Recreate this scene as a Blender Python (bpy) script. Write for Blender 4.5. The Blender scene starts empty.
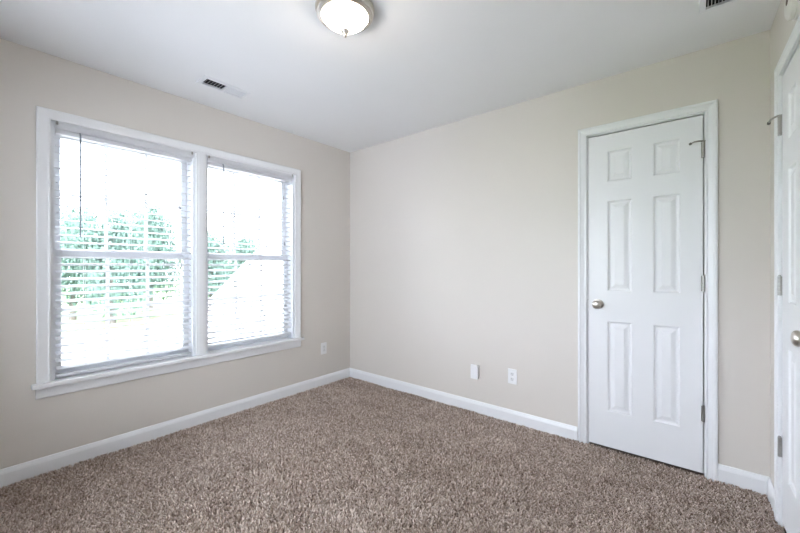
import bpy, bmesh, math, random
import numpy as np
from mathutils import Vector, Matrix

sc = bpy.context.scene
COL = sc.collection
random.seed(7)
RNG = np.random.default_rng(11)

# ------------------------------------------------------------------ camera
cam_d = bpy.data.cameras.new('camera')
cam_d.sensor_width = 36.0
cam_d.lens = 361.5 / 800.0 * 36.0
cam_d.clip_start = 0.02
cam_d.clip_end = 400
cam = bpy.data.objects.new('camera', cam_d)
COL.objects.link(cam)
cam.location = (2.934, -2.703, 1.195)
cam.rotation_euler = Vector((-.6357, .7719, 0)).to_track_quat('-Z', 'Y').to_euler()
sc.camera = cam

# ------------------------------------------------------------------ world, sun, exposure
SKY = 6.0
SUN = 9.0
LAMP = 17.0
sc.view_settings.view_transform = 'Standard'
sc.view_settings.look = 'None'
sc.view_settings.gamma = 1.0
sc.view_settings.exposure = 1.08
w = bpy.data.worlds.new('sky')
sc.world = w
w.use_nodes = True
wn = w.node_tree
wn.nodes['Background'].inputs['Color'].default_value = (.83, .905, 1.03, 1)
wn.nodes['Background'].inputs['Strength'].default_value = SKY
sun_d = bpy.data.lights.new('sun', 'SUN')
sun_d.energy = SUN
sun_d.angle = math.radians(2)
sun_d.color = (1, .95, .88)
sun = bpy.data.objects.new('sun', sun_d)
COL.objects.link(sun)
sun.location = (20, -10, 30)
sun.rotation_euler = Vector((-.62, .3, -.75)).to_track_quat('-Z', 'Y').to_euler()


# ------------------------------------------------------------------ materials
def mat(name, color, rough=.5, metal=0.0, spec=.5, noise=None, bump=None, emit=None):
    """noise = (scale, amount) tone variation; bump = (scale, strength)"""
    m = bpy.data.materials.new(name)
    m.use_nodes = True
    nt = m.node_tree
    b = nt.nodes['Principled BSDF']
    b.inputs['Base Color'].default_value = (*color, 1)
    b.inputs['Roughness'].default_value = rough
    b.inputs['Metallic'].default_value = metal
    b.inputs['Specular IOR Level'].default_value = spec
    tc = nt.nodes.new('ShaderNodeTexCoord')
    if noise:
        n = nt.nodes.new('ShaderNodeTexNoise')
        n.inputs['Scale'].default_value = noise[0]
        n.inputs['Detail'].default_value = 4
        nt.links.new(tc.outputs['Object'], n.inputs['Vector'])
        r = nt.nodes.new('ShaderNodeValToRGB')
        lo = [c * (1 - noise[1]) for c in color]
        hi = [min(1, c * (1 + noise[1])) for c in color]
        r.color_ramp.elements[0].position = .3
        r.color_ramp.elements[1].position = .7
        r.color_ramp.elements[0].color = (*lo, 1)
        r.color_ramp.elements[1].color = (*hi, 1)
        nt.links.new(n.outputs['Fac'], r.inputs['Fac'])
        nt.links.new(r.outputs['Color'], b.inputs['Base Color'])
    if bump:
        n2 = nt.nodes.new('ShaderNodeTexNoise')
        n2.inputs['Scale'].default_value = bump[0]
        n2.inputs['Detail'].default_value = 3
        nt.links.new(tc.outputs['Object'], n2.inputs['Vector'])
        bp = nt.nodes.new('ShaderNodeBump')
        bp.inputs['Strength'].default_value = bump[1]
        bp.inputs['Distance'].default_value = .002
        nt.links.new(n2.outputs['Fac'], bp.inputs['Height'])
        nt.links.new(bp.outputs['Normal'], b.inputs['Normal'])
    if emit:
        b.inputs['Emission Color'].default_value = (*emit[0], 1)
        b.inputs['Emission Strength'].default_value = emit[1]
    return m


M = {}
M['wall'] = mat('wall_paint', (.693, .650, .60), .42, spec=.4, noise=(1.3, .012), bump=(260, .06))
M['ceil'] = mat('ceiling_paint', (.87, .87, .87), .9, spec=.2, noise=(2, .008), bump=(180, .08))
M['trim'] = mat('trim_paint', (.83, .835, .845), .28, spec=.45, noise=(6, .006))
M['door'] = mat('door_paint', (.83, .835, .845), .33, spec=.45, noise=(4, .006), bump=(90, .03))
M['vinyl'] = mat('white_vinyl', (.78, .80, .83), .35, noise=(5, .006))
M['blind'] = mat('blind_white', (.80, .805, .82), .4, noise=(8, .006))
M['wand'] = mat('wand_acrylic', (.24, .27, .31), .2, noise=(20, .05))
M['cord'] = mat('cord_white', (.78, .78, .78), .7, noise=(60, .03))
M['tassel'] = mat('tassel_grey', (.30, .31, .32), .5, noise=(60, .05))
M['nickel'] = mat('satin_nickel', (.62, .58, .53), .28, metal=1, noise=(25, .05))
M['steel'] = mat('hinge_steel', (.42, .41, .39), .35, metal=1, noise=(30, .06))
M['dark'] = mat('dark_gap', (.02, .02, .022), .8, noise=(10, .1))
M['rubber'] = mat('rubber_grey', (.16, .15, .14), .7, noise=(40, .1))
M['plate'] = mat('plate_plastic', (.84, .84, .84), .3, noise=(30, .006))
M['recept'] = mat('receptacle_plastic', (.76, .76, .76), .35, noise=(30, .006))
M['vent'] = mat('register_enamel', (.80, .81, .82), .4, noise=(15, .008))
M['duct'] = mat('duct_metal', (.035, .037, .04), .7, noise=(12, .1))
M['cream'] = mat('detector_plastic', (.78, .76, .72), .45, noise=(20, .01))
M['brown'] = mat('detector_grille', (.12, .085, .07), .6, noise=(40, .1))
M['glow'] = mat('frosted_glass', (.9, .86, .8), .4, noise=(8, .02), emit=((1, .86, .70), LAMP))
M['underlay'] = mat('underlay', (.10, .075, .06), .9, noise=(80, .3))
M['lawn'] = mat('lawn_green', (.13, .20, .07), .9, noise=(1.5, .4))
M['concrete'] = mat('driveway_concrete', (.55, .54, .52), .8, noise=(3, .1))
M['bark'] = mat('bark', (.10, .09, .08), .9, noise=(12, .4))
M['siding'] = mat('white_siding', (.80, .80, .80), .6, noise=(3, .02))
M['shingle'] = mat('pale_shingle', (.62, .61, .60), .8, noise=(14, .12))
M['leaf'] = mat('leaf_green', (.075, .135, .11), .65, noise=(2.2, .45))
M['leaf2'] = mat('leaf_pale', (.25, .31, .26), .65, noise=(2.2, .45))


def glass_mat():
    m = bpy.data.materials.new('window_glass')
    m.use_nodes = True
    nt = m.node_tree
    nt.nodes.remove(nt.nodes['Principled BSDF'])
    out = nt.nodes['Material Output']
    tr = nt.nodes.new('ShaderNodeBsdfTransparent')
    tr.inputs['Color'].default_value = (.97, .97, .97, 1)
    gl = nt.nodes.new('ShaderNodeBsdfGlossy')
    gl.inputs['Roughness'].default_value = .02
    fr = nt.nodes.new('ShaderNodeFresnel')
    fr.inputs['IOR'].default_value = 1.35
    mx = nt.nodes.new('ShaderNodeMixShader')
    nt.links.new(fr.outputs['Fac'], mx.inputs['Fac'])
    nt.links.new(tr.outputs['BSDF'], mx.inputs[1])
    nt.links.new(gl.outputs['BSDF'], mx.inputs[2])
    nt.links.new(mx.outputs['Shader'], out.inputs['Surface'])
    return m


M['glass'] = glass_mat()


def translucent(m, amount):
    """thin white plastic lets part of the daylight through"""
    nt = m.node_tree
    b = nt.nodes['Principled BSDF']; out = nt.nodes['Material Output']
    t = nt.nodes.new('ShaderNodeBsdfTranslucent')
    t.inputs['Color'].default_value = (.84, .85, .87, 1)
    mx = nt.nodes.new('ShaderNodeMixShader')
    mx.inputs['Fac'].default_value = amount
    nt.links.new(b.outputs['BSDF'], mx.inputs[1]); nt.links.new(t.outputs['BSDF'], mx.inputs[2])
    nt.links.new(mx.outputs['Shader'], out.inputs['Surface'])


translucent(M['blind'], .30)
M['grid'] = mat('muntin_vinyl', (.86, .87, .88), .35, noise=(5, .006))
translucent(M['grid'], .45)
translucent(M['cord'], .5)


def carpet_mat():
    m = bpy.data.materials.new('carpet_yarn')
    m.use_nodes = True
    nt = m.node_tree
    b = nt.nodes['Principled BSDF']
    b.inputs['Roughness'].default_value = .95
    b.inputs['Specular IOR Level'].default_value = .1
    at = nt.nodes.new('ShaderNodeAttribute')
    at.attribute_name = 'ply'
    r = nt.nodes.new('ShaderNodeValToRGB')
    e = r.color_ramp.elements
    e[0].position = 0
    e[0].color = (.19, .136, .104, 1)
    e[1].position = 1
    e[1].color = (.86, .755, .685, 1)
    k = e.new(.3)
    k.color = (.38, .295, .242, 1)
    k = e.new(.68)
    k.color = (.58, .48, .415, 1)
    nt.links.new(at.outputs['Fac'], r.inputs['Fac'])
    nt.links.new(r.outputs['Color'], b.inputs['Base Color'])
    return m


M['carpet'] = carpet_mat()


# ------------------------------------------------------------------ helpers
class Frame:
    """wall frame: origin, s along the wall, n out of the wall into the room, z up"""
    def __init__(self, o, s, n):
        self.o = Vector(o); self.s = Vector(s); self.n = Vector(n); self.z = Vector((0, 0, 1))

    def __call__(self, s, n, z):
        return self.o + self.s * s + self.n * n + self.z * z


W3 = Frame((0, 0, 0), (1, 0, 0), (0, 1, 0))               # plain x, y, z
LEFT = Frame((0, 0, 0), (0, 1, 0), (1, 0, 0))
BACK = Frame((0, 0, 0), (1, 0, 0), (0, -1, 0))
BACK_DOOR = Frame((-.003, 0, 0), (1, 0, 0), (0, -1, 0))   # the narrow door and its casing
A = math.radians(1.3)
WX = 3.228
RIGHT = Frame((WX, 0, 0), (math.sin(A), -math.cos(A), 0), (-math.cos(A), -math.sin(A), 0))


class MB:
    def __init__(self):
        self.bm = bmesh.new()

    def box(self, F, s, n, z):
        vs = [self.bm.verts.new(F(a, b, c)) for c in z for b in n for a in s]
        for f in ((0, 1, 3, 2), (4, 6, 7, 5), (0, 4, 5, 1), (2, 3, 7, 6), (0, 2, 6, 4), (1, 5, 7, 3)):
            self.bm.faces.new([vs[i] for i in f])
        return self

    def prism(self, F, poly, axis_rng, plane='nz'):
        """poly in (n,z) swept along s, or (s,z) swept along n, or (s,n) swept along z"""
        rings = []
        for t in axis_rng:
            if plane == 'nz': rings.append([self.bm.verts.new(F(t, a, b)) for a, b in poly])
            elif plane == 'sz': rings.append([self.bm.verts.new(F(a, t, b)) for a, b in poly])
            else: rings.append([self.bm.verts.new(F(a, b, t)) for a, b in poly])
        k = len(poly)
        for i in range(k):
            j = (i + 1) % k
            self.bm.faces.new((rings[0][i], rings[0][j], rings[1][j], rings[1][i]))
        self.bm.faces.new(rings[0]); self.bm.faces.new(rings[1])
        return self

    def lathe(self, c, axis, prof, seg=32, sx=1.0, up=None):
        """prof = [(radius, height along axis)]; sx stretches one cross axis"""
        ax = Vector(axis).normalized()
        u = Vector(up) if up else (Vector((0, 0, 1)) if abs(ax.z) < .9 else Vector((1, 0, 0)))
        v = ax.cross(u).normalized(); u = v.cross(ax)
        c = Vector(c); rings = []
        for r, h in prof:
            if r < 1e-6:
                rings.append([self.bm.verts.new(c + ax * h)])
            else:
                rings.append([self.bm.verts.new(c + ax * h + (v * math.cos(2 * math.pi * i / seg) * sx + u * math.sin(2 * math.pi * i / seg)) * r) for i in range(seg)])
        for a, b in zip(rings, rings[1:]):
            for i in range(seg):
                j = (i + 1) % seg
                f = [a[i], a[j], b[j], b[i]] if len(a) > 1 and len(b) > 1 else ([a[0], b[j], b[i]] if len(a) == 1 and len(b) > 1 else [a[i], a[j], b[0]])
                if len(set(f)) > 2: self.bm.faces.new(f)
        for rg in (rings[0], rings[-1]):
            if len(rg) > 2: self.bm.faces.new(rg)
        return self

    def tube(self, pts, r, seg=10):
        pts = [Vector(p) for p in pts]; rings = []
        for i, p in enumerate(pts):
            d = (pts[min(i + 1, len(pts) - 1)] - pts[max(i - 1, 0)]).normalized()
            u = Vector((0, 0, 1)) if abs(d.z) < .9 else Vector((1, 0, 0))
            v = d.cross(u).normalized(); u = v.cross(d)
            rr = r[i] if isinstance(r, (list, tuple)) else r
            rings.append([self.bm.verts.new(p + (v * math.cos(2 * math.pi * k / seg) + u * math.sin(2 * math.pi * k / seg)) * rr) for k in range(seg)])
        for a, b in zip(rings, rings[1:]):
            for k in range(seg):
                self.bm.faces.new((a[k], a[(k + 1) % seg], b[(k + 1) % seg], b[k]))
        self.bm.faces.new(rings[0]); self.bm.faces.new(rings[-1])
        return self

    def slab(self, F, s, n, z, holes, plane='sz'):
        """box with rectangular through holes: in the (s,z) plane, or (s,n) for plane='sn'"""
        a_rng, b_rng, t = (s, z, n) if plane == 'sz' else (s, n, z)
        ca = sorted(set(list(a_rng) + [v for h in holes for v in h[0:2]]))
        cb = sorted(set(list(b_rng) + [v for h in holes for v in h[2:4]]))
        for a0, a1 in zip(ca, ca[1:]):
            for b0, b1 in zip(cb, cb[1:]):
                ma, mb = (a0 + a1) / 2, (b0 + b1) / 2
                if any(h[0] < ma < h[1] and h[2] < mb < h[3] for h in holes): continue
                if plane == 'sz': self.box(F, (a0, a1), t, (b0, b1))
                else: self.box(F, (a0, a1), (b0, b1), t)
        bmesh.ops.remove_doubles(self.bm, verts=self.bm.verts, dist=1e-5)
        seen = {}
        for f in list(self.bm.faces):                     # drop the inner walls two cells share
            seen.setdefault(frozenset(f.verts), []).append(f)
        dead = [f for fs in seen.values() if len(fs) > 1 for f in fs]
        bmesh.ops.delete(self.bm, geom=dead, context='FACES_ONLY')
        return self

    def build(self, name, m, parent=None, smooth=False, bevel=0, seg=2):
        bmesh.ops.recalc_face_normals(self.bm, faces=self.bm.faces)
        me = bpy.data.meshes.new(name)
        org = Vector((0, 0, 0))
        p = parent
        while p is not None:
            org += p.location; p = p.parent
        for v in self.bm.verts: v.co -= org
        self.bm.to_mesh(me); self.bm.free()
        me.materials.append(m)
        o = bpy.data.objects.new(name, me)
        COL.objects.link(o)
        if parent: o.parent = parent
        if smooth:
            for pl in me.polygons: pl.use_smooth = True
            try: me.set_sharp_from_angle(angle=math.radians(35))
            except Exception: pass
        if bevel:
            b = o.modifiers.new('bevel', 'BEVEL'); b.width = bevel; b.segments = seg; b.limit_method = 'ANGLE'
            b.harden_normals = False
        return o


def tag(o, label, cat, kind=None, group=None):
    o['label'] = label; o['category'] = cat
    if kind: o['kind'] = kind
    if group: o['group'] = group
    return o


def empty(name, loc):
    o = bpy.data.objects.new(name, None)
    o.empty_display_size = .05
    COL.objects.link(o); o.location = loc
    return o


CEIL = 2.44
NEAR = -3.35                                              # plane of the wall behind the camera
VENTS = [(.347, .438, -1.672, -1.405), (2.964, 3.170, -.52, -.421)]

# ------------------------------------------------------------------ room shell
WIN = [(-2.372, -1.570), (-1.508, -.702)]
WZ = (.50, 2.058)
D1 = (2.336, 2.978, 2.090)                                # recess for the door in the back wall
D2 = (.2614, .9421, 2.098)                                 # same in the right wall (distance from the corner)

tag(MB().box(W3, (-.16, 3.6), (NEAR - .12, .14), (-.2, -.018)).build('floor', M['underlay']), 'floor of the room under the brown carpet', 'floor', 'structure')
tag(MB().slab(W3, (-.16, 3.6), (NEAR - .12, .14), (CEIL, CEIL + .3), VENTS, 'sn').build('ceiling', M['ceil']), 'flat white ceiling of the room', 'ceiling', 'structure')
tag(MB().slab(LEFT, (NEAR - .12, 0), (-.16, 0), (-.018, CEIL), [(*WIN[0], *WZ), (*WIN[1], *WZ)]).build('wall_left', M['wall']), 'greige wall with the pair of windows', 'wall', 'structure')
b = MB().slab(BACK, (-.16, 3.6), (-.10, 0), (-.018, CEIL), [(D1[0], D1[1], -.018, D1[2])])
b.box(BACK, (-.16, 3.6), (-.14, -.10), (-.018, CEIL))
tag(b.build('wall_back', M['wall']), 'greige wall with the narrow closed door and two wall plates', 'wall', 'structure')
b = MB().slab(RIGHT, (.0, 3.45), (-.10, 0), (-.018, CEIL), [(D2[0], D2[1], -.018, D2[2])])
b.box(RIGHT, (0, 3.45), (-.14, -.10), (-.018, CEIL))
tag(b.build('wall_right', M['wall']), 'greige side wall with the door cut off by the picture edge', 'wall', 'structure')
FRONT = Frame((0, NEAR, 0), (1, 0, 0), (0, 1, 0))
FILL_WIN = (.62, 2.20)  # opening for the added fill-light window, never in view
tag(MB().slab(FRONT, (0, 3.3), (-.12, 0), (-.018, CEIL), [(*FILL_WIN, *WZ)]).build('wall_front', M['wall']), 'greige wall behind the viewpoint', 'wall', 'structure')

BP = [(0, -.016), (.013, -.016), (.013, .062), (.0115, .067), (.0115, .069), (.0075, .080), (.005, .087), (.002, .089), (0, .089)]


def baseboard(name, F, s0, s1, label):
    return tag(MB().prism(F, BP, (s0, s1)).build(name, M['trim']), label, 'baseboard', 'structure')


baseboard('baseboard_left', LEFT, NEAR, -.0, 'white baseboard under the windows')
baseboard('baseboard_back', BACK, .0, 2.294, 'white baseboard from the corner to the narrow door')
baseboard('baseboard_back_short', BACK, 3.020, WX - .001, 'short white baseboard between the narrow door and the right corner').name = 'baseboard_back.001'
baseboard('baseboard_right', RIGHT, .012, .225, 'short white baseboard on the side wall beside its door')
baseboard('baseboard_right_far', RIGHT, .980, 3.3, 'white baseboard of the side wall past its door').name = 'baseboard_right.001'

# door and window casings: one moulded profile mitred round three sides
CP = [(0, 0), (0, .009), (.003, .0115), (.008, .0115), (.011, .0085), (.015, .009), (.034, .013), (.038, .0165), (.048, .0165), (.053, .013), (.054, 0)]


def casing(b, F, a0, a1, z0, z1, prof=CP, scale=1.0):
    loops = [[b.bm.verts.new(F(p[0], p[1], p[2])) for p in
              ((a0 - u * scale, v, z0), (a0 - u * scale, v, z1 + u * scale), (a1 + u * scale, v, z1 + u * scale), (a1 + u * scale, v, z0))] for u, v in prof]
    k = len(loops)
    for i in range(k):
        j = (i + 1) % k
        for q in range(3):
            b.bm.faces.new((loops[i][q], loops[i][q + 1], loops[j][q + 1], loops[j][q]))
    b.bm.faces.new([l[0] for l in loops]); b.bm.faces.new([l[3] for l in loops])
    return b


# ------------------------------------------------------------------ windows
WCP = [(0, 0), (0, .013), (.004, .015), (.010, .015), (.0125, .0125), (.044, .0165), (.049, .019), (.056, .019), (.060, .015), (.060, 0)]
b = casing(MB(), LEFT, WIN[0][0] + .003, WIN[1][1] - .003, WZ[0] + .022, WZ[1] - .003, WCP)
tag(b.build('trim_1', M['trim'], smooth=True), 'white moulded casing around the pair of windows', 'window casing', 'structure')
b = MB().box(LEFT, (WIN[0][1] - .003, WIN[1][0] + .003), (-.005, .013), (WZ[0] + .022, WZ[1] + .01))
b.box(LEFT, (WIN[0][1] + .012, WIN[1][0] - .012), (.013, .017), (WZ[0] + .022, WZ[1] + .0))
tag(b.build('trim_2', M['trim'], bevel=.002), 'white flat mullion casing between the two windows', 'window casing', 'structure')
b = MB().box(LEFT, (WIN[0][0] - .078, WIN[1][1] + .078), (-.0, .045), (WZ[0] - .004, WZ[0] + .022))
for (a, c) in WIN: b.box(LEFT, (a + .001, c - .001), (-.075, 0), (WZ[0], WZ[0] + .022))
tag(b.build('trim_3', M['trim'], bevel=.005, seg=3), 'white projecting stool under both windows', 'window stool', 'structure')
AP = [(0, .432), (.010, .432), (.014, .438), (.015, .450), (.018, .485), (.018, .496), (0, .496)]
tag(MB().prism(LEFT, AP, (WIN[0][0] - .06, WIN[1][1] + .06)).build('trim_4', M['trim']), 'white apron board below the window stool', 'window apron', 'structure')


def window(idx, s0, s1, label):
    root = empty('window_%d' % idx, (-.09, (s0 + s1) / 2, WZ[0]))
    tag(root, label, 'window', 'structure')
    z0, z1 = WZ[0] + .022, WZ[1]
    fr = MB()
    for (a, c) in ((s0 + .0005, s0 + .022), (s1 - .022, s1 - .0005)):
        fr.box(LEFT, (a, c), (-.158, -.002), (z0, z1 - .0005))
    fr.box(LEFT, (s0 + .022, s1 - .022), (-.158, -.002), (z1 - .022, z1 - .0005))
    fr.box(LEFT, (s0 + .022, s1 - .022), (-.158, -.076), (WZ[0] + .001, z0 + .012))
    fr.build('window_frame', M['vinyl'], root)
    mid = 1.277

    def sash(name, za, zb, na, nb, rail_b, rail_t):
        st = .038
        a, c = s0 + .023, s1 - .023
        sb = MB()
        sb.box(LEFT, (a, a + st), (na, nb), (za, zb)); sb.box(LEFT, (c - st, c), (na, nb), (za, zb))
        sb.box(LEFT, (a + st, c - st), (na, nb), (za, za + rail_b)); sb.box(LEFT, (a + st, c - st), (na, nb), (zb - rail_t, zb))
        so = sb.build(name, M['vinyl'], root, bevel=.003)
        nm = (na + nb) / 2
        MB().box(LEFT, (a + st - .004, c - st + .004), (nm - .003, nm + .003), (za + rail_b - .004, zb - rail_t + .004)).build('pane', M['glass'], so)
        gw = c - a - 2 * st
        for k in (1, 2):
            x = a + st + gw * k / 3
            MB().box(LEFT, (x - .009, x + .009), (nm + .004, nm + .012), (za + rail_b, zb - rail_t)).build('muntin', M['grid'], so)
        zz = (za + rail_b + zb - rail_t) / 2
        MB().box(LEFT, (a + st, c - st), (nm + .0045, nm + .0115), (zz - .009, zz + .009)).build('muntin', M['grid'], so)
        return so

    sash('upper_sash', mid - .018, z1 - .023, -.150, -.120, .036, .040)
    lo = sash('lower_sash', z0 + .013, mid + .018, -.116, -.084, .052, .036)
    m = (s0 + s1) / 2
    MB().box(LEFT, (m - .028, m + .028), (-.105, -.088), (mid + .018, mid + .026)).lathe(LEFT(m, -.096, mid + .026), (0, 0, 1), [(.011, 0), (.011, .006), (.006, .009)], 16).build('sash_lock', M['vinyl'], lo)


window(1, *WIN[0], 'left double-hung window showing trees through its blind')
window(2, *WIN[1], 'right double-hung window showing the neighbouring gable')


# added window, out of view behind the camera, lets in extra fill daylight; no blind
r = tag(empty('window_3', FRONT((FILL_WIN[0] + FILL_WIN[1]) / 2, -.06, WZ[0])), 'added unseen window behind the viewpoint, letting in fill light', 'window', 'structure')
b = casing(MB(), FRONT, FILL_WIN[0] + .003, FILL_WIN[1] - .003, WZ[0], WZ[1] - .003, WCP)
b.box(FRONT, (FILL_WIN[0] - .08, FILL_WIN[1] + .08), (0, .045), (WZ[0] - .022, WZ[0]))
b.build('window_frame', M['trim'], r)
m3 = (FILL_WIN[0] + FILL_WIN[1]) / 2
b = MB().slab(FRONT, (FILL_WIN[0] + .001, FILL_WIN[1] - .001), (-.09, -.05), (WZ[0] + .001, WZ[1] - .001),
              [(FILL_WIN[0] + .05, m3 - .03, WZ[0] + .05, WZ[1] - .05), (m3 + .03, FILL_WIN[1] - .05, WZ[0] + .05, WZ[1] - .05)])
sh = b.build('sash', M['vinyl'], r)
for (a, c) in ((FILL_WIN[0] + .05, m3 - .03), (m3 + .03, FILL_WIN[1] - .05)):
    MB().box(FRONT, (a - .003, c + .003), (-.073, -.067), (WZ[0] + .047, WZ[1] - .047)).build('pane', M['glass'], sh)


# ------------------------------------------------------------------ blinds
def blind(s0, s1, zb, label, cord_s, cord_z, wand_s, wand_z):
    root = empty('window_blind', (-.03, (s0 + s1) / 2, zb))
    tag(root, label, 'blind', group='white slatted blinds in the two windows')
    zt = WZ[1] - .026
    a, c = s0 + .026, s1 - .026
    hr = MB().box(LEFT, (a, c), (-.062, -.012), (zt - .042, zt + .018)).build('headrail', M['blind'], root, bevel=.002)
    VP = [(-.010, zt - .020), (.000, zt - .020), (.003, zt - .014), (.003, zt + .012), (.005, zt + .018), (.005, zt + .0255), (-.010, zt + .0255)]
    MB().prism(LEFT, VP, (s0 + .024, s1 - .024)).build('valance', M['blind'], root)
    for s in (s0 + .0245, s1 - .0245):
        d = .0105 if s < (s0 + s1) / 2 else -.0105
        MB().box(LEFT, (min(s, s + d), max(s, s + d)), (-.008, .0105), (zt + .004, zt + .0245)).build('mounting_bracket', M['steel'], hr)
    # slats: thin curved strips, nearly level, front edge a little low
    ctr = -.037
    sl = MB()
    pitch = .0445
    z = zt - .068
    tilt = math.radians(15)
    zs = []
    while z > zb + .035:
        zs.append(z); z -= pitch
    for z in zs:
        poly_t, poly_b = [], []
        for k in range(7):
            u = -.0245 + .049 * k / 6
            crown = .0022 * (1 - (u / .0245) ** 2)
            n = ctr + u * math.cos(tilt)
            zz = z - u * math.sin(tilt) + crown
            poly_t.append((n, zz + .0013)); poly_b.append((n, zz - .0013))
        sl.prism(LEFT, poly_t + poly_b[::-1], (a + .003, c - .003))
    sl.build('slats', M['blind'], root, smooth=True)
    MB().box(LEFT, (a + .002, c - .002), (ctr - .025, ctr + .025), (zb, zb + .018)).build('bottom_rail', M['blind'], root, bevel=.004, seg=3)
    L = c - a
    for f in (.18, .5, .82):
        s = a + L * f
        lc = MB()
        for n in (ctr - .0265, ctr + .0265):
            lc.tube([LEFT(s, n, zt - .05), LEFT(s, n, zb + .012)], .0008, 6)
        lc.build('ladder_cord', M['cord'], root)
    wd = MB().tube([LEFT(wand_s, .006, zt - .022), LEFT(wand_s, .016, zt - .034), LEFT(wand_s, .018, zt - .06), LEFT(wand_s, .018, wand_z)], .0044, 8)
    wd.build('tilt_wand', M['wand'], root, smooth=True)
    for k, (ds, dz) in enumerate(((0, 0), (.014, -.42))):
        lc = MB().tube([LEFT(cord_s + ds, .004, zt - .024), LEFT(cord_s + ds, .014, zt - .042), LEFT(cord_s + ds, .014, cord_z + dz)], .0009, 6).build('lift_cord', M['cord'], root)
        MB().lathe(LEFT(cord_s + ds, .014, cord_z + dz - .036), (0, 0, 1), [(0, 0), (.0055, .002), (.0065, .012), (.004, .03), (.0015, .038), (0, .038)], 12).build('tassel', M['tassel'], lc, smooth=True)
    return root


blind(*WIN[0], .530, 'white slatted blind in the left window, trees showing between its slats', -1.69, 1.645, -2.238, 1.372)
blind(*WIN[1], .560, 'white slatted blind in the right window, nearest the room corner', -.832, 1.84, -1.372, 1.366)


# ------------------------------------------------------------------ doors
def door_slab(F, s0, s1, z0, z1, cols, rows, front, thick=.035):
    """six-panel slab: panel = sticking that drops, a flat, then a raised field"""
    b = MB()
    cs = sorted([s0, s1] + [v for c in cols for v in c])
    cz = sorted([z0, z1] + [v for r in rows for v in r])
    for i, (a, c) in enumerate(zip(cs, cs[1:])):
        for j, (p, q) in enumerate(zip(cz, cz[1:])):
            if (a, c) in cols and (p, q) in rows:
                rings = []
                for ins, dep in ((0, 0), (.004, .001), (.009, .008), (.014, .0105), (.022, .0105), (.044, .0025), (.046, .002)):
                    rings.append([b.bm.verts.new(F(x, front - dep, y)) for x, y in ((a + ins, p + ins), (c - ins, p + ins), (c - ins, q - ins), (a + ins, q - ins))])
                for r0, r1 in zip(rings, rings[1:]):
                    for k in range(4):
                        b.bm.faces.new((r0[k], r0[(k + 1) % 4], r1[(k + 1) % 4], r1[k]))
                b.bm.faces.new(rings[-1])
            else:
                b.bm.faces.new([b.bm.verts.new(F(x, front, y)) for x, y in ((a, p), (c, p), (c, q), (a, q))])
    bk = [b.bm.verts.new(F(x, front - thick, y)) for x, y in ((s0, z0), (s1, z0), (s1, z1), (s0, z1))]
    b.bm.faces.new(bk)
    fr = [b.bm.verts.new(F(x, front, y)) for x, y in ((s0, z0), (s1, z0), (s1, z1), (s0, z1))]
    for k in range(4):
        b.bm.faces.new((fr[k], fr[(k + 1) % 4], bk[(k + 1) % 4], bk[k]))
    bmesh.ops.remove_doubles(b.bm, verts=b.bm.verts, dist=1e-5)
    return b


KNOB = [(0, 0), (.031, 0), (.0325, .003), (.030, .007), (.016, .009), (.0115, .013), (.011, .026), (.015, .030), (.0235, .035), (.0275, .042), (.0285, .049), (.026, .056), (.019, .0615), (.009, .064), (0, .0645)]


def door(idx, F, s0, s1, z0, z1, hinge_s, knob_s, cols, rows, hinge_z, label, stop_dir):
    front = -.002
    o = door_slab(F, s0, s1, z0, z1, cols, rows, front).build('door_%d' % idx, M['door'])
    tag(o, label, 'door', 'structure')
    kb = MB().lathe(F(knob_s, front, .945), F.n, KNOB, 36, sx=1.0).build('knob', M['nickel'], o, smooth=True)
    side = -1 if knob_s < (s0 + s1) / 2 else 1
    edge = s0 if side < 0 else s1
    MB().box(F, sorted((edge + side * .0005, edge + side * .0028)), (front - .028, front + .0015), (.945 - .03, .945 + .03)).build('latch_plate', M['steel'], o)
    hside = -side
    for i, hz in enumerate(hinge_z):
        hb = MB()
        for q in range(5):                                # knuckles of the barrel
            hb.lathe(F(hinge_s, .0065, hz - .045 + q * .018), (0, 0, 1), [(.0066, .0004), (.0066, .0176)], 14)
        hb.lathe(F(hinge_s, .0065, hz + .045), (0, 0, 1), [(.005, 0), (.0055, .003), (.003, .006), (0, .0065)], 14)
        hb.box(F, (hinge_s - .012, hinge_s + .0035), (-.0015, .0022), (hz - .044, hz + .044))
        hb.box(F, (hinge_s + .0, hinge_s + .006), (-.0015, .0022), (hz - .044, hz + .044))
        h = hb.build('hinge', M['steel'], o, smooth=True)
        if i == 0:
            # pin stop: bracket on the pin, an arm towards the room with a rubber tip
            top = hz + .050
            d = stop_dir
            sb = MB().lathe(F(hinge_s, .0065, top - .004), (0, 0, 1), [(.010, 0), (.010, .005)], 16)
            sb.tube([F(hinge_s, .008, top), F(hinge_s + d * .020, .020, top + .001), F(hinge_s + d * .040, .030, top - .002), F(hinge_s + d * .056, .034, top - .010)], .0042, 10)
            st = sb.build('hinge_stop', M['steel'], h, smooth=True)
            e = F(hinge_s + d * .056, .034, top - .010)
            MB().lathe(e, (F.s * d * .8 - F.z * .45), [(.0065, -.002), (.0068, .007), (.004, .010), (0, .0105)], 14).build('bumper', M['rubber'], st, smooth=True)
    return o


def jamb(F, s0, s1, zt, name, label):
    b = MB().box(F, (s0 - .018, s0), (-.0995, .001), (-.017, zt + .018)).box(F, (s1, s1 + .018), (-.0995, .001), (-.017, zt + .018))
    b.box(F, (s0, s1), (-.0995, .001), (zt, zt + .018))
    b.box(F, (s0, s0 + .011), (-.097, -.062), (-.017, zt)).box(F, (s1 - .011, s1), (-.097, -.062), (-.017, zt)).box(F, (s0 + .011, s1 - .011), (-.097, -.062), (zt - .011, zt))
    casing(b, F, s0 - .005, s1 + .005, -.017, zt + .006)
    return tag(b.build(name, M['trim']), label, 'door casing', 'structure')


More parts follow.
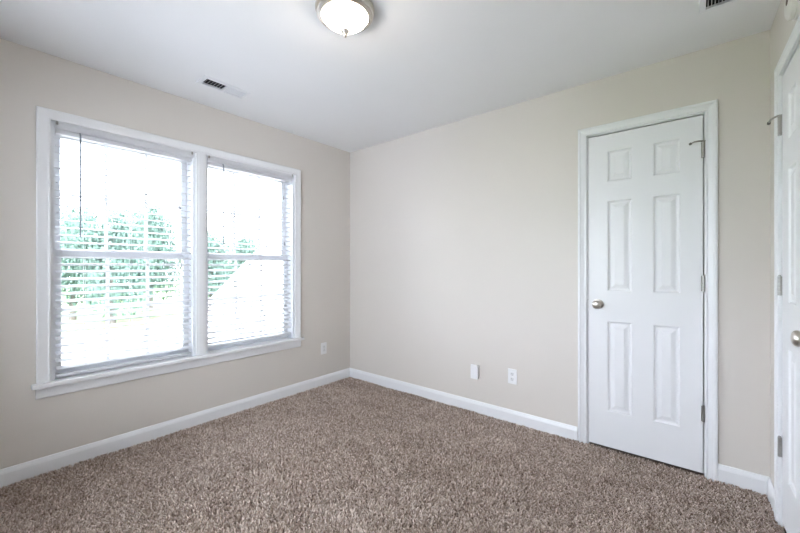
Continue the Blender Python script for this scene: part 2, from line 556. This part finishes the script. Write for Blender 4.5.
ROWS = [(.242, .838), (1.032, 1.628), (1.750, 1.955)]
jamb(BACK_DOOR, 2.3600, 2.9660, 2.072, 'trim_5', 'white moulded casing around the narrow closed door')
door(1, BACK_DOOR, 2.3640, 2.9605, .009, 2.0640, 2.9633, 2.424, [(2.476, 2.616), (2.724, 2.858)], ROWS, (1.862, 1.097, .352),
     'narrow white six-panel door, closed, in the wall facing the camera', -1)
c0 = .285
jamb(RIGHT, c0 - .0055, c0 + .639, 2.080, 'trim_6', 'white moulded casing around the door at the picture edge')
door(2, RIGHT, c0, c0 + .635, .014, 2.072, c0 - .0028, c0 + .572, [(c0 + .118, c0 + .262), (c0 + .373, c0 + .517)], ROWS, (1.848, 1.105, .356),
     'white six-panel door cut off by the right picture edge', -1)


# ------------------------------------------------------------------ wall plates
def plate_root(F, s, z, name):
    return empty(name, F(s, 0, z))


def duplex(F, s, z):
    r = plate_root(F, s, z, 'wall_outlet')
    MB().box(F, (s - .035, s + .035), (.0003, .0055), (z - .0575, z + .0575)).build('cover_plate', M['plate'], r, bevel=.003, seg=3)
    for dz in (.0195, -.0195):
        q = [(s + .0165 * math.cos(t) , z + dz + max(-.0135, min(.0135, .0175 * math.sin(t)))) for t in [2 * math.pi * k / 24 for k in range(24)]]
        rc = MB().prism(F, q, (.004, .0072), 'sz').build('receptacle', M['recept'], r)
        for ds, hh in ((-.0062, .0045), (.0062, .0036)):
            MB().box(F, (s + ds - .0011, s + ds + .0011), (.0068, .0075), (z + dz + .002 - hh, z + dz + .002 + hh)).build('slot', M['dark'], rc)
        MB().lathe(F(s, .0068, z + dz - .008), F.n, [(.0024, 0), (.0024, .0007)], 10).build('slot', M['dark'], rc)
    MB().lathe(F(s, .0052, z), F.n, [(.003, 0), (.003, .001), (.0015, .0016), (0, .0017)], 12).build('screw', M['plate'], r)
    return r


tag(duplex(BACK, 1.832, .348), 'white duplex outlet low on the wall nearest the narrow door', 'outlet')


def rocker(F, s, z):
    r = plate_root(F, s, z, 'wall_outlet')
    MB().box(F, (s - .036, s + .036), (.0003, .006), (z - .058, z + .058)).build('cover_plate', M['plate'], r, bevel=.003, seg=3)
    rc = MB().box(F, (s - .0165, s + .0165), (.004, .0085), (z - .0335, z + .0335)).build('receptacle', M['recept'], r, bevel=.001)
    for dz in (.016, -.016):
        for ds in (-.006, .006):
            MB().box(F, (s + ds - .001, s + ds + .001), (.008, .0088), (z + dz - .004, z + dz + .004)).build('slot', M['dark'], rc)
    for dz in (.048, -.048):
        MB().lathe(F(s, .0055, z + dz), F.n, [(.003, 0), (.003, .001), (.0015, .0016), (0, .0017)], 12).build('screw', M['plate'], r)
    return r


tag(rocker(LEFT, -.362, .364), 'white outlet with a rectangular face on the window wall near the corner', 'outlet')
b = plate_root(BACK, 1.519, .330, 'junction_box')
MB().box(BACK, (1.519 - .0315, 1.519 + .0315), (.0003, .012), (.330 - .055, .330 + .055)).build('box_base', M['recept'], b, bevel=.002)
MB().box(BACK, (1.519 - .033, 1.519 + .033), (.0115, .030), (.330 - .057, .330 + .057)).build('cover', M['plate'], b, bevel=.003, seg=3)
tag(b, 'thick blank white wall box left of the duplex outlet', 'wall box')


# ------------------------------------------------------------------ ceiling registers
def register(x0, x1, y0, y1, label, banks, fl=.026):
    """louvred ceiling register; banks = [(axis, a0, a1, tilt, count)] of louvres"""
    r = empty('ceiling_vent', ((x0 + x1) / 2, (y0 + y1) / 2, CEIL))
    tag(r, label, 'vent', group='ceiling air registers')
    b = MB()
    lo = [(-fl, 0), (-fl + .004, .0055), (-.006, .0075), (0, .0075), (0, -.004)]
    rings = [[b.bm.verts.new((px, py, CEIL - .0002 - d)) for px, py in ((x0 - o_, y0 - o_), (x1 + o_, y0 - o_), (x1 + o_, y1 + o_), (x0 - o_, y1 + o_))] for o_, d in ((-u, v) for u, v in lo)]
    for r0, r1 in zip(rings, rings[1:]):
        for k in range(4):
            b.bm.faces.new((r0[k], r0[(k + 1) % 4], r1[(k + 1) % 4], r1[k]))
    b.build('flange', M['vent'], r)
    d = MB()
    e = .0005
    d.box(W3, (x0 + e, x1 - e), (y0 + e, y1 - e), (CEIL + .12, CEIL + .122))
    d.box(W3, (x0 + e, x0 + .0015), (y0 + e, y1 - e), (CEIL + .004, CEIL + .12)).box(W3, (x1 - .0015, x1 - e), (y0 + e, y1 - e), (CEIL + .004, CEIL + .12))
    d.box(W3, (x0 + .0015, x1 - .0015), (y0 + e, y0 + .0015), (CEIL + .004, CEIL + .12)).box(W3, (x0 + .0015, x1 - .0015), (y1 - .0015, y1 - e), (CEIL + .004, CEIL + .12))
    d.build('duct', M['duct'], r)
    for axis, a0, a1, tilt, cnt, wdt in banks:
        lb = MB()
        for k in range(cnt):
            p = a0 + (a1 - a0) * (k + .5) / cnt
            ca, sa = math.cos(tilt) * wdt / 2, math.sin(tilt) * wdt / 2
            tx, tz = -math.sin(tilt) * .0007, math.cos(tilt) * .0007
            q = [(p - ca - tx, CEIL - .001 - sa - tz), (p + ca - tx, CEIL - .001 + sa - tz), (p + ca + tx, CEIL - .001 + sa + tz), (p - ca + tx, CEIL - .001 - sa + tz)]
            if axis == 'y':
                lb.prism(Frame((0, 0, 0), (1, 0, 0), (0, 1, 0)), q, (x0 + .002, x1 - .002))
            else:
                lb.prism(Frame((0, 0, 0), (0, 1, 0), (1, 0, 0)), q, (y0 + .002, y1 - .002))
        lb.build('louvre_bank', M['vent'], r)
    return r


v = VENTS[0]
r = register(*v, 'white two-way register on the ceiling above the windows', [('y', v[2] + .002, -1.532, math.radians(50), 7, .008), ('y', -1.524, v[3] - .002, math.radians(-50), 9, .0112)])
MB().box(W3, (v[0] + .001, v[1] - .001), (-1.535, -1.525), (CEIL - .0075, CEIL + .004)).build('divider', M['vent'], r)
v = VENTS[1]
register(*v, 'white slotted register at the top edge of the photo near the right corner', [('x', v[0] + .002, v[1] - .002, math.radians(80), 16, .012)])

# ------------------------------------------------------------------ ceiling light
LX, LY = 1.620, -1.525
r = tag(empty('ceiling_light', (LX, LY, CEIL)), 'round flush ceiling light with a lit frosted bowl and nickel rim', 'ceiling light')
MB().lathe((LX, LY, CEIL), (0, 0, -1), [(0.1100, .0002), (0.1364, .0002), (0.1408, .004), (0.1408, .012), (0.1353, .016), (0.1320, .025), (0.1353, .029), (0.1342, .036), (0.1276, .041), (.1130, .043), (.1075, .039), (.1060, .004)], 64).build('rim', M['nickel'], r, smooth=True)
MB().lathe((LX, LY, CEIL), (0, 0, -1), [(.098, .006), (.101, .036), (.105, .041), (.106, .049), (.100, .058), (.087, .0685), (.071, .078), (.050, .0915), (.030, .103), (.018, .109), (0, .110)], 64).build('glass_bowl', M['glow'], r, smooth=True)
MB().lathe((LX, LY, CEIL), (0, 0, -1), [(0, .104), (.020, .1045), (.022, .108), (.020, .113), (.013, .120), (.008, .125), (.007, .128), (.0085, .132), (.006, .138), (0, .142)], 24).build('finial', M['nickel'], r, smooth=True)

# ------------------------------------------------------------------ smoke detector
SS, SZ = .600, 2.245
r = tag(empty('smoke_detector', RIGHT(SS, 0, SZ)), 'round off-white smoke detector high on the side wall above the door', 'smoke detector')
MB().lathe(RIGHT(SS, 0, SZ), RIGHT.n, [(.060, .0003), (.068, .0003), (.068, .010), (.066, .012), (0, .012)], 40).build('base_ring', M['cream'], r, smooth=True)
MB().lathe(RIGHT(SS, .012, SZ), RIGHT.n, [(.060, 0), (.062, .004), (.060, .014), (.050, .020), (.030, .023), (0, .024)], 40).build('cover', M['cream'], r, smooth=True)
MB().lathe(RIGHT(SS + .02, .0335, SZ), RIGHT.n, [(.014, 0), (.014, .003), (.010, .0035), (0, .0035)], 20).build('test_button', M['brown'], r, smooth=True)


# ------------------------------------------------------------------ carpet pile
def carpet():
    c = np.array([2.934, -2.703]); fw = np.array([-.6357, .7719]); rt = np.array([.7719, .6357])
    sp = .0074
    gx, gy = np.meshgrid(np.arange(.008, 3.30, sp), np.arange(NEAR + .1, -.006, sp), indexing='ij')
    p = np.stack([gx.ravel(), gy.ravel()], 1)
    p += RNG.uniform(-.0045, .0045, p.shape)
    d = p - c
    f = d @ fw; s = d @ rt
    keep = (f > .75) & (np.abs(s) < f * 1.35 + .3)
    inside = (p[:, 0] > .014) & (p[:, 1] < -.014) & (p[:, 0] < WX - .014 + np.tan(A) * -p[:, 1])
    slot = (p[:, 0] > 2.363) & (p[:, 0] < 2.963) & (p[:, 1] < -.001)
    slot2 = (p[:, 1] < -.290) & (p[:, 1] > -.915) & (p[:, 0] < WX - .001 + np.tan(A) * -p[:, 1])
    inside |= slot2 & (p[:, 0] > .014)
    inside |= slot & (p[:, 0] > .014)
    p = p[keep & inside]
    n = len(p)
    # slow waves give patches that lean together
    def wave(sc_, k):
        v = np.zeros(n)
        r = np.random.default_rng(k)
        for _ in range(9):
            a = r.uniform(0, 2 * np.pi); q = sc_ * r.uniform(.6, 1.6)
            v += np.sin((p[:, 0] * np.cos(a) + p[:, 1] * np.sin(a)) * q + r.uniform(0, 6.28))
        return v / 3
    lean_a = wave(9, 1) * 1.6 + RNG.normal(0, 1.9, n)
    lean = .0095 + .0045 * RNG.random(n) + .0025 * wave(5, 2)
    h = .0165 + .0045 * RNG.random(n) + .0016 * wave(14, 3)
    rad = .0027 + .0012 * RNG.random(n)
    seg = 5
    lv = [(0, 1.0, 0), (.45, 1.12, .28), (.82, .85, .75), (1.0, .28, 1.0)]
    ang = np.arange(seg) * 2 * np.pi / seg
    tw = RNG.uniform(0, 6.28, n)
    V = np.zeros((n, len(lv) * seg, 3), np.float32)
    for li, (hh, rr, ll) in enumerate(lv):
        cx = p[:, 0] + np.cos(lean_a) * lean * ll; cy = p[:, 1] + np.sin(lean_a) * lean * ll
        for k in range(seg):
            a = ang[k] + tw + li * .5
            V[:, li * seg + k, 0] = cx + np.cos(a) * rad * rr
            V[:, li * seg + k, 1] = cy + np.sin(a) * rad * rr
            V[:, li * seg + k, 2] = -.018 + h * hh
    F = []
    for li in range(len(lv) - 1):
        for k in range(seg):
            k2 = (k + 1) % seg
            F.append([li * seg + k, li * seg + k2, (li + 1) * seg + k2, (li + 1) * seg + k])
    F = np.array(F, np.int64)
    tip = np.array([(len(lv) - 1) * seg + k for k in range(seg)], np.int64)
    off = (np.arange(n) * len(lv) * seg)[:, None]
    quads = (F.ravel()[None, :] + off)
    tips = tip[None, :] + off
    loops = np.concatenate([quads.ravel(), tips.ravel()]).astype(np.int32)
    nq = n * len(F)
    starts = np.concatenate([np.arange(nq) * 4, nq * 4 + np.arange(n) * seg]).astype(np.int32)
    me = bpy.data.meshes.new('carpet_pile')
    me.vertices.add(n * len(lv) * seg); me.loops.add(len(loops)); me.polygons.add(nq + n)
    me.vertices.foreach_set('co', V.ravel())
    me.loops.foreach_set('vertex_index', loops)
    me.polygons.foreach_set('loop_start', starts)
    me.update(calc_edges=True)
    me.polygons.foreach_set('use_smooth', np.ones(nq + n, bool))
    ply = np.clip(.48 + .27 * RNG.normal(0, 1, n) + .05 * wave(26, 5) + .03 * wave(4, 6), 0, 1)
    at = me.attributes.new('ply', 'FLOAT', 'POINT')
    at.data.foreach_set('value', np.repeat(ply, len(lv) * seg).astype(np.float32))
    me.materials.append(M['carpet'])
    o = bpy.data.objects.new('carpet_pile', me)
    COL.objects.link(o)
    return tag(o, 'speckled taupe brown frieze carpet covering the whole floor', 'carpet', 'stuff')


carpet()

# ------------------------------------------------------------------ outside
GZ = -2.8
tag(MB().box(W3, (-90, -.4), (-60, 80), (GZ - .3, GZ)).build('ground', M['lawn']), 'green lawn outside the windows', 'lawn', 'structure')
tag(MB().box(W3, (-25.5, -.5), (-14, 14), (GZ, GZ + .02)).build('driveway', M['concrete']), 'pale concrete driveway outside below the windows', 'driveway', 'structure')


def leaf_mesh(n, seed, m):
    r = np.random.default_rng(seed)
    blobs = [(0, 0, .55, .36)] + [(r.uniform(-.3, .3), r.uniform(-.3, .3), r.uniform(.3, .82), r.uniform(.15, .26)) for _ in range(13)]
    wts = np.array([q[3] ** 2 for q in blobs]); wts /= wts.sum()
    bi = r.choice(len(blobs), n, p=wts)
    B = np.array(blobs)[bi]
    d = r.normal(0, 1, (n, 3)); d /= np.linalg.norm(d, axis=1)[:, None]
    P = B[:, :3] + d * (B[:, 3] * r.uniform(.6, 1.05, n))[:, None]
    u = r.normal(0, 1, (n, 3)); u /= np.linalg.norm(u, axis=1)[:, None]
    t = np.cross(u, r.normal(0, 1, (n, 3))); t /= np.linalg.norm(t, axis=1)[:, None]
    s = r.uniform(.014, .026, n)[:, None]
    V = np.stack([P - u * s, P + t * s * .5, P + u * s, P - t * s * .5], 1).reshape(-1, 3)
    me = bpy.data.meshes.new('foliage')
    me.from_pydata(V.tolist(), [], [[4 * i, 4 * i + 1, 4 * i + 2, 4 * i + 3] for i in range(n)])
    me.materials.append(m)
    return me


LM = [leaf_mesh(9000, 3, M['leaf']), leaf_mesh(7000, 4, M['leaf2'])]


def tree(x, y, h, wd, k, label):
    r = tag(empty('tree', (x, y, GZ)), label, 'tree', group='trees beyond the driveway')
    f = bpy.data.objects.new('foliage', LM[k]); COL.objects.link(f); f.parent = r
    f.location = (0, 0, -h * .13); f.scale = (wd, wd, h); f.rotation_euler = (0, 0, x * 7.3 + y)
    t = MB().tube([(x, y, GZ - .05), (x + .1, y, GZ + h * .3), (x - .05, y + .1, GZ + h * .62)], [h * .022, h * .016, h * .007], 10)
    for a in range(4):
        q = a * 1.57 + x
        t.tube([(x + .08, y, GZ + h * (.3 + .06 * a)), (x + math.cos(q) * wd * .22, y + math.sin(q) * wd * .22, GZ + h * (.5 + .07 * a))], [h * .009, h * .003], 8)
    t.build('trunk', M['bark'], r)
    return r


TREES = [(-33.1, 2.6, 10.6, 5.0, 0, 'green tree beyond the driveway, seen at the left edge of the left window'),
         (-27.1, 3.7, 9.8, 5.0, 0, 'dark green tree behind the middle panes of the left window'),
         (-35.5, 8.2, 12.4, 4.8, 0, 'green tree behind the right panes of the left window'),
         (-37.5, 13.0, 11.4, 4.8, 1, 'pale tree seen at the right edge of the left window'),
         (-28.0, 10.4, 8.6, 4.6, 0, 'green tree at the left edge of the right window'),
         (-31.0, 15.3, 8.8, 5.0, 0, 'green tree behind the sloping roof edge in the right window')]
for a in TREES: tree(*a)

# neighbouring house: white gable turned a little away from the windows, ridge running away from them
HO = Vector((-10.69, 2.92, 0))
HOUSE = Frame(HO, Vector((.66, .75, 0)).normalized(), Vector((.75, -.66, 0)).normalized())
RS, RZ, SL = 3.3, 3.36, 1.11
ES = -1.0
EZ = RZ - (RS - ES) * SL
r = tag(empty('neighbour_house', HOUSE(RS, -4, GZ)), 'white gabled house next door filling the right window', 'house')
wl = MB().prism(HOUSE, [(2 * RS - ES - .3, GZ), (2 * RS - ES - .3, EZ + .25), (RS, RZ - .08), (ES + .3, EZ + .25), (ES + .3, GZ)], (0, -9), 'sz').build('wall', M['siding'], r)
sd = MB()
z = GZ + .15
while z < RZ - .4:
    ins = max(0, (z - EZ - .1) / SL)
    sd.prism(HOUSE, [(0, z), (.018, z), (.004, z + .2), (0, z + .2)], (ES + .32 + ins, 2 * RS - ES - .32 - ins))
    z += .2
sd.build('siding', M['siding'], wl)
for sgn in (1, -1):
    e = RS - sgn * (RS - ES + .15)
    ez = EZ - .15 * SL
    MB().prism(HOUSE, [(RS, RZ), (RS, RZ + .12), (e, ez + .12), (e, ez)], (.3, -9.3), 'sz').build('roof', M['shingle'], r)
fw = MB().box(HOUSE, (2.7, 3.9), (.004, .05), (-1.9, -.5)).build('window', M['siding'], r)
MB().box(HOUSE, (2.78, 3.82), (.05, .06), (-1.82, -.58)).build('pane', M['concrete'], fw)
